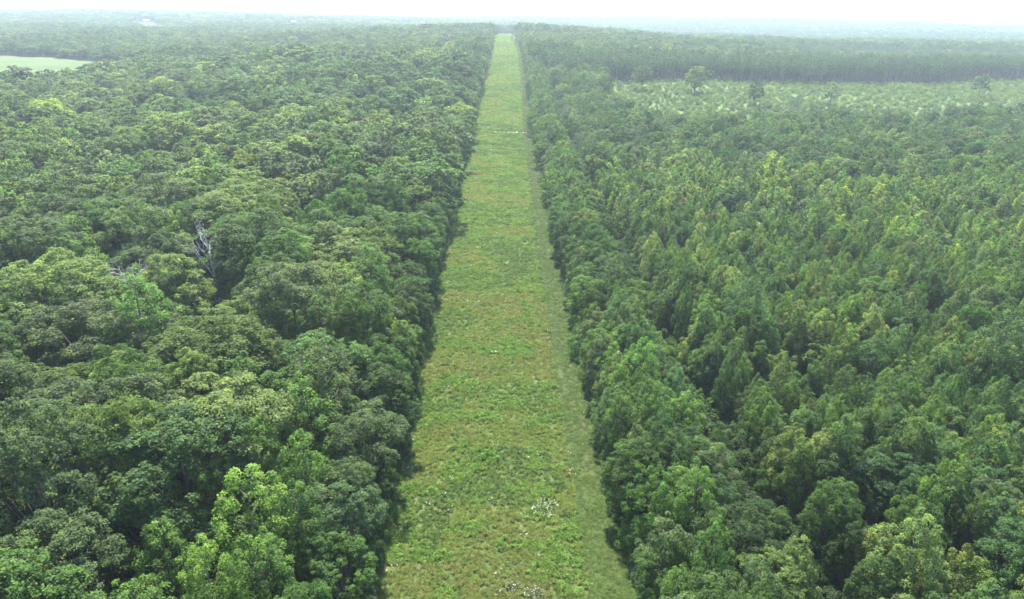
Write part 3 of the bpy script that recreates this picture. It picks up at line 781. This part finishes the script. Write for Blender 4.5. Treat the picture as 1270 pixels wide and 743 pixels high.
wig = lambda y: 0.5 * math.sin(y / 7.3) + 0.35 * math.sin(y / 3.1 + 1)
ys_c = np.concatenate([np.arange(30, 260, 2.0), np.arange(260, 1300, 5.0)])
sheet('grass_clearing', lambda y: (x_left(y) - 3.0 + wig(y), x_right(y) + 3.0), ys_c, 15, M_CLEAR, 0.05, 'long mown grassy clearing running straight to the skyline')
sheet('mown_strip', lambda y: (x_right(y) - 4.7 + 0.18 * wig(y * .7), x_right(y) + 1.8), ys_c, 7, M_MOWN, 0.09, 'smooth olive mown strip along the clearing side')
def path_y(x): return 395.5 - 0.12 * (x + 7) + 0.9 * math.sin(x / 5)
def cross(name, hw, lift, mat, label):
    xs = np.arange(-25, 11.5, 0.75); V = []; F = []
    for x in xs:
        for s in (-1, 0, 1):
            y = path_y(x) + s * hw * (1 + .35 * math.sin(x * 1.7 + s)); V.append((x, y, float(terrain(x, y)) + lift))
    for i in range(len(xs) - 1):
        for s in range(2): p = i * 3 + s; F.append((p, p + 3, p + 4, p + 1))
    me = bpy.data.meshes.new(name); me.from_pydata(V, [], F); me.materials.append(mat); me.update()
    o = bpy.data.objects.new(name, me); COL.objects.link(o); o['kind'] = 'structure'; o['label'] = label
cross('sandy_path', 1.6, 0.16, M_SAND, 'pale sandy track crossing the clearing')

def poly_sheet(name, poly, step, mat, lift, label):
    import bmesh
    P = np.array(poly, float); bm = bmesh.new()
    x0, y0 = P.min(0); x1, y1 = P.max(0)
    xs = np.arange(x0 - step, x1 + step, step); ys = np.arange(y0 - step, y1 + step, step)
    X, Y = np.meshgrid(xs, ys); ins = in_poly(X.ravel(), Y.ravel(), poly).reshape(X.shape)
    vd = {}
    def gv(j, i):
        if (j, i) not in vd: vd[j, i] = bm.verts.new((xs[i], ys[j], float(terrain(xs[i], ys[j])) + lift))
        return vd[j, i]
    for j in range(len(ys) - 1):
        for i in range(len(xs) - 1):
            if ins[j:j + 2, i:i + 2].sum() >= 2: bm.faces.new([gv(j, i), gv(j, i + 1), gv(j + 1, i + 1), gv(j + 1, i)])
    me = bpy.data.meshes.new(name); bm.to_mesh(me); bm.free(); me.materials.append(mat)
    o = bpy.data.objects.new(name, me); COL.objects.link(o); o['kind'] = 'structure'; o['label'] = label
poly_sheet('hay_field', FIELD, 5, M_FIELD, 0.2, 'bright open field in a notch of the woods')
poly_sheet('cutover_field', CUTOVER, 4, M_CUT, 0.2, 'bright overgrown cutover field before the pine stand')
# ------------------------------------------------------------------ weeds over the clearing
def weed_protos():
    coll = bpy.data.collections.new('weed_sources'); k = 0
    def put(q, sh, mats=(M_WEED,), fm=None):
        nonlocal k
        o = bpy.data.objects.new(f'weed_source_{k:03d}', quads_mesh('weed', q, list(mats), sh, fm)); coll.objects.link(o); k += 1
    for s in range(4):                           # leafy clumps
        r = np.random.default_rng(900 + s); n = 8
        a = r.uniform(0, 6.28, n); rr = r.uniform(0, .5, n)
        cen = np.column_stack([rr * np.cos(a), rr * np.sin(a), .22 + .3 * r.random(n) * (1 - rr)])
        q, sh = sprays(cen, r.uniform(.14, .26, n), np.ones((n, 3)), unit(cen), 13, .17, .1, r, .5); put(q, sh)
    for s in range(4):                           # grass tufts: blades bowed outward
        r = np.random.default_rng(950 + s); n = 60
        a = r.uniform(0, 6.28, n); lean = r.uniform(.1, .9, n); L = r.uniform(.45, .95, n)
        d = np.column_stack([np.cos(a), np.sin(a), 0 * a]); p = r.normal(0, .22, (n, 3)) * (1, 1, 0)
        mid = p + d * (lean * L * .35)[:, None] + np.column_stack([0 * a, 0 * a, L * .6]); tip = p + d * (lean * L)[:, None] + np.column_stack([0 * a, 0 * a, L * (1 - .5 * lean)])
        sd = np.column_stack([-np.sin(a), np.cos(a), 0 * a]) * .03
        q = np.stack([p, mid + sd, tip, mid - sd], 1); put(q, r.uniform(.7, 1.35, n))
    for s in range(2):                           # white-flowered stems
        r = np.random.default_rng(980 + s); n = 6
        cen = np.column_stack([r.normal(0, .3, n), r.normal(0, .3, n), r.uniform(.3, .6, n)])
        q, sh = sprays(cen, r.uniform(.14, .24, n), np.ones((n, 3)), unit(cen), 12, .16, .09, r, .5)
        q2, s2 = sprays(cen + (0, 0, .22), np.full(n, .12), np.ones((n, 3)), np.tile((0, 0, 1.), (n, 1)), 5, .11, .1, r, .8)
        put(np.concatenate([q, q2]), np.concatenate([sh, s2]), (M_WEED, M_FLOWER), np.r_[np.zeros(len(q), int), np.ones(len(q2), int)])
    return coll
WEED = weed_protos()
def weed_points(y0, y1, dens):
    n = int((y1 - y0) * 36 * dens)
    y = rng.uniform(y0, y1, n); x = x_left(y) - 1.5 + rng.random(n) * (x_right(y) - x_left(y) + 2.5)
    into = x_right(y) - 4.5 + .3 * np.sin(y / 6) + rng.normal(0, .35, n) - x
    k = (into > 0) | (into > -6.0)
    k &= np.abs(y - (395.5 - .12 * (x + 7))) > 2.0
    k &= vnoise(x, y, 2.4, 91) + .6 * vnoise(x, y, 7, 92) > .20
    return x[k], y[k]
xs, ys = zip(*[weed_points(a, a + 12, np.interp(a, [55, 110, 200, 420, 900, 1300], [6.2, 5.0, 3.3, 1.6, .75, .5])) for a in range(52, 1300, 12)])
x = np.concatenate(xs); y = np.concatenate(ys); n = len(x)
p1 = .75 * vnoise(x, y * 1.3, 15, 71) + .25 * vnoise(x, y * 1.6, 6, 74); p2 = vnoise(x, y * 1.4, 4, 72) ; p3 = vnoise(x, y, 22, 73)
WC = np.array([(0.072, 0.132, 0.033), (0.094, 0.178, 0.040), (0.140, 0.180, 0.056), (0.150, 0.170, 0.066), (0.058, 0.105, 0.034), (0.155, 0.155, 0.068)])
rnd = rng.random(n)
sel = np.where(p2 > .62, 1, np.where(p1 > .60, 3, np.where(p1 > .48, 2, np.where(p3 < .36, 4, 0))))
sel = np.where(rnd < .22, rng.integers(0, 5, n), sel); sel = np.where((p1 > .66) & (rnd > .8), 5, sel)
tint = (1.12 + .16 * smooth((y - 120) / 200))[:, None] * np.array((1.06, 1.0, .92)) * (WC[sel] * .72 + np.array((.105, .165, .042)) * .28) * rng.uniform(.8, 1.2, (n, 1))  # lighter with distance: grass sheen and haze put into the tint
leafy = (np.isin(sel, (0, 1, 4)) & (rng.random(n) < .62)); pick = np.where(leafy, rng.integers(0, 4, n), rng.integers(4, 8, n))
tint = np.where((x_right(y) - 4.5 - x < 0)[:, None], np.array((.082, .126, .034)) * rng.uniform(.8, 1.2, (n, 1)), tint)
pick = np.where(x_right(y) - 4.5 - x < 0, rng.integers(4, 8, n), pick)
white = (rng.random(n) < .0025); pick = np.where(white, rng.integers(8, 10, n), pick)
strip = (x_right(y) - 4.5 - x < 0)
s = rng.uniform(.6, 1.25, n) * (1 + .35 * (p2 > .62)) * np.interp(y, [60, 200, 500, 900], [.62, .8, 1.4, 2.0])
scatter('weeds', WEED, np.column_stack([x, y, terrain(x, y) + .05]), np.column_stack([rng.normal(0, .12, n), rng.normal(0, .12, n), rng.uniform(0, 6.28, n)]),
        np.column_stack([s, s, s * rng.uniform(.7, 1.15, n) * np.where(strip, .45, 1)]), pick, tint, 'rough patchy weeds and grass tufts covering the clearing', 'weeds')

# ------------------------------------------------------------------ single plants and things in the clearing
def clump(name, x, y, H, R, tint, seed, label, cat, white=False, group=None):
    r = np.random.default_rng(seed)
    root = bpy.data.objects.new(name, None); COL.objects.link(root); root.location = (x, y, float(terrain(x, y)) + .05)
    root['label'] = label; root['category'] = cat
    if group: root['group'] = group
    ns = 26
    a = r.uniform(0, 6.28, ns); rr = R * np.sqrt(r.random(ns)); e = 1 - (rr / R) ** 2
    cen = np.column_stack([rr * np.cos(a), rr * np.sin(a), H * (.25 + .55 * e * r.uniform(.6, 1.1, ns))])
    q, sh = sprays(cen, R * r.uniform(.14, .26, ns), np.tile((1, 1, .8), (ns, 1)), unit(cen), 26, .19, .11, r, .5)
    o = bpy.data.objects.new('foliage', quads_mesh('clump_leaves', q, [M_WEED], sh)); COL.objects.link(o); o.parent = root; o['tint'] = list(tint)
    w = Wood()
    for i in range(0, ns, 3): w.add([(0, 0, 0), cen[i] * (.5, .5, .6), cen[i]], [.03, .02, .01], 3)
    o = bpy.data.objects.new('stems', w.mesh('clump_stems', M_BARK)); COL.objects.link(o); o.parent = root
    if white:
        m = int(26 * R * R)
        a = r.uniform(0, 6.28, m); rr = R * np.sqrt(r.random(m)) * 1.05
        c2 = np.column_stack([rr * np.cos(a), rr * np.sin(a), H * (.55 + .6 * (1 - (rr / R) ** 2) * r.uniform(.5, 1.1, m))])
        q, sh = sprays(c2, np.full(m, .09), np.ones((m, 3)), np.tile((0, 0, 1.), (m, 1)), 4, .085, .075, r, 1.0)
        o = bpy.data.objects.new('blossom', quads_mesh('white_blossom', q, [M_FLOWER], sh)); COL.objects.link(o); o.parent = root
clump('bush', -3.1, 96.2, 2.1, 1.45, (0.085, 0.225, 0.026), 1, 'small vivid green bush standing alone in the clearing', 'bush')
clump('bush', -4.9, 98.4, .9, .7, (0.09, 0.18, 0.03), 2, 'tiny yellow-green bush beside the vivid green bush in the clearing', 'bush')
clump('flowering_bush', 5.2, 84.4, .85, 2.0, (0.08, 0.105, 0.045), 3, 'white-flowered low bush spread in the clearing near the mown strip', 'flowering bush', True, 'white-flowered bushes in the clearing')
clump('flowering_bush', 3.2, 68.2, .75, 1.2, (0.08, 0.105, 0.045), 4, 'white-flowered low bush at the bottom of the picture, bigger of two there', 'flowering bush', True, 'white-flowered bushes in the clearing')
clump('flowering_bush', .6, 69.2, .6, .8, (0.08, 0.105, 0.045), 5, 'sparser white-flowered bush next to the bigger one at the bottom', 'flowering bush', True, 'white-flowered bushes in the clearing')
clump('bush', 107, 500, 3.2, 4.2, (0.04, 0.075, 0.03), 6, 'dark broad bush alone in the cutover field in front of the lone pale tree', 'bush')
clump('bush', 6.4, 391.5, 1.6, 1.8, (0.05, 0.09, 0.03), 7, 'dark low bush just past the pale rock on the sandy track', 'bush')
clump('bush', -2.4, 399.5, 1.5, 2.0, (0.05, 0.09, 0.03), 8, 'dark low bush behind the sandy track', 'bush')

def rock(x, y, sx, sy, sz, label):
    import bmesh
    bm = bmesh.new(); bmesh.ops.create_icosphere(bm, subdivisions=3, radius=1)
    r = random.Random(5)
    for v in bm.verts:
        p = v.co.copy(); k = 1 + .16 * math.sin(p.x * 3.1 + 1) * math.cos(p.y * 2.7) + .08 * math.sin(p.z * 6 + p.x * 5) + r.uniform(-.02, .02)
        v.co = Vector((p.x * sx * k, p.y * sy * k, max(p.z, -.35) * sz * k))
    me = bpy.data.meshes.new('rock'); bm.to_mesh(me); bm.free(); me.materials.append(M_ROCK)
    o = bpy.data.objects.new('rock', me); COL.objects.link(o); o.location = (x, y, float(terrain(x, y)) + .3 * sz)
    o['label'] = label; o['category'] = 'rock'
rock(1.2, 393.2, .85, .6, .65, 'white pale rock lying where the sandy track crosses the clearing')

# ------------------------------------------------------------------ far houses
def box(x0, x1, y0, y1, z0, z1):
    V = [(x, y, z) for z in (z0, z1) for x, y in ((x0, y0), (x1, y0), (x1, y1), (x0, y1))]
    return V, [(0, 3, 2, 1), (4, 5, 6, 7), (0, 1, 5, 4), (1, 2, 6, 5), (2, 3, 7, 6), (3, 0, 4, 7)]
def house(x, y, w, h, label):
    root = bpy.data.objects.new('house', None); COL.objects.link(root); root.location = (x, y, float(terrain(x, y)) + .2); root['label'] = label; root['category'] = 'house'; root['group'] = 'white houses far off'
    root.rotation_euler = (0, 0, .2)
    def part(nm, V, F, mat, par):
        me = bpy.data.meshes.new(nm); me.from_pydata(V, [], F); me.materials.append(mat)
        o = bpy.data.objects.new(nm, me); COL.objects.link(o); o.parent = par; return o
    dp = w * .7
    wall = part('wall', *box(-w / 2, w / 2, -dp / 2, dp / 2, -.4, h), M_WALLW, root)
    e = .6; rh = h * .5
    V = [(-w / 2 - e, -dp / 2 - e, h + .01), (w / 2 + e, -dp / 2 - e, h + .01), (w / 2 + e, dp / 2 + e, h + .01), (-w / 2 - e, dp / 2 + e, h + .01), (-w / 2 - e, 0, h + rh), (w / 2 + e, 0, h + rh)]
    part('roof', V, [(0, 1, 5, 4), (2, 3, 4, 5), (0, 4, 3), (1, 2, 5), (3, 2, 1, 0)], M_ROOF, root)
    for i in range(3):
        cx = (i - 1) * w * .3
        part('window', *box(cx - .8, cx + .8, -dp / 2 - .06, -dp / 2 + .1, h * .45, h * .75), M_PANE, root)
for (hx, hy, hw, hh), l in zip(HOUSE_SITES, ('far white house above the bright hay field, a speck in the woods', 'far white house nearest the long clearing, alone in hazy woods', 'farthest white house, a pale speck under the skyline')):
    house(hx, hy, hw, hh, l)

# ------------------------------------------------------------------ haze
def haze():
    V, F = box(-15600, 15600, -700, 15500, -14, 78)
    m, nt, out = nodes('haze_air')
    pv = N(nt, 'ShaderNodeVolumePrincipled')
    pv.inputs['Color'].default_value = (0.76, 0.90, 1.0, 1); pv.inputs['Density'].default_value = HAZE
    pv.inputs['Anisotropy'].default_value = 0.35
    nt.links.new(pv.outputs[0], out.inputs['Volume'])
    me = bpy.data.meshes.new('haze'); me.from_pydata(V, [], F); me.materials.append(m)
    o = bpy.data.objects.new('haze', me); COL.objects.link(o); o['kind'] = 'stuff'; o['label'] = 'pale blue summer haze in the air'; o['category'] = 'haze'
HAZE = 0.00016
haze()

# ------------------------------------------------------------------ daylight
EL, AZ = RAD(58), RAD(-7)
w = bpy.data.worlds.new('World'); SC.world = w; w.use_nodes = True
nt = w.node_tree; nt.nodes.clear()
sky = nt.nodes.new('ShaderNodeTexSky'); sky.sky_type = 'NISHITA'; sky.sun_disc = False
sky.sun_elevation = EL; sky.sun_rotation = AZ; sky.dust_density = 0.8; sky.air_density = 1.0; sky.ozone_density = 1.0
bg = nt.nodes.new('ShaderNodeBackground'); bg.inputs['Strength'].default_value = 0.13
wo = nt.nodes.new('ShaderNodeOutputWorld'); nt.links.new(sky.outputs[0], bg.inputs[0]); nt.links.new(bg.outputs[0], wo.inputs[0])
sd = bpy.data.lights.new('sun', 'SUN'); sd.energy = 4.8; sd.angle = RAD(1.5); sd.color = (1.0, 0.95, 0.86)
so = bpy.data.objects.new('sun', sd); COL.objects.link(so)
so.rotation_euler = Vector((math.sin(AZ) * math.cos(EL), math.cos(AZ) * math.cos(EL), math.sin(EL))).to_track_quat('Z', 'Y').to_euler()
so.location = (0, 0, 300)

vs = SC.view_settings
SC.display_settings.display_device = 'sRGB'
vs.view_transform = 'Standard'; vs.look = 'None'; vs.gamma = 1.0; vs.use_curve_mapping = False
vs.exposure = 2.05
SC.render.engine = 'CYCLES'
cy = SC.cycles
cy.use_denoising = True
cy.denoiser = 'OPENIMAGEDENOISE'
cy.denoising_input_passes = 'RGB_ALBEDO_NORMAL'
cy.denoising_prefilter = 'ACCURATE'
cy.max_bounces = 5; cy.diffuse_bounces = 3; cy.glossy_bounces = 1; cy.transmission_bounces = 4; cy.volume_bounces = 0; cy.transparent_max_bounces = 4
cy.caustics_reflective = False; cy.caustics_refractive = False
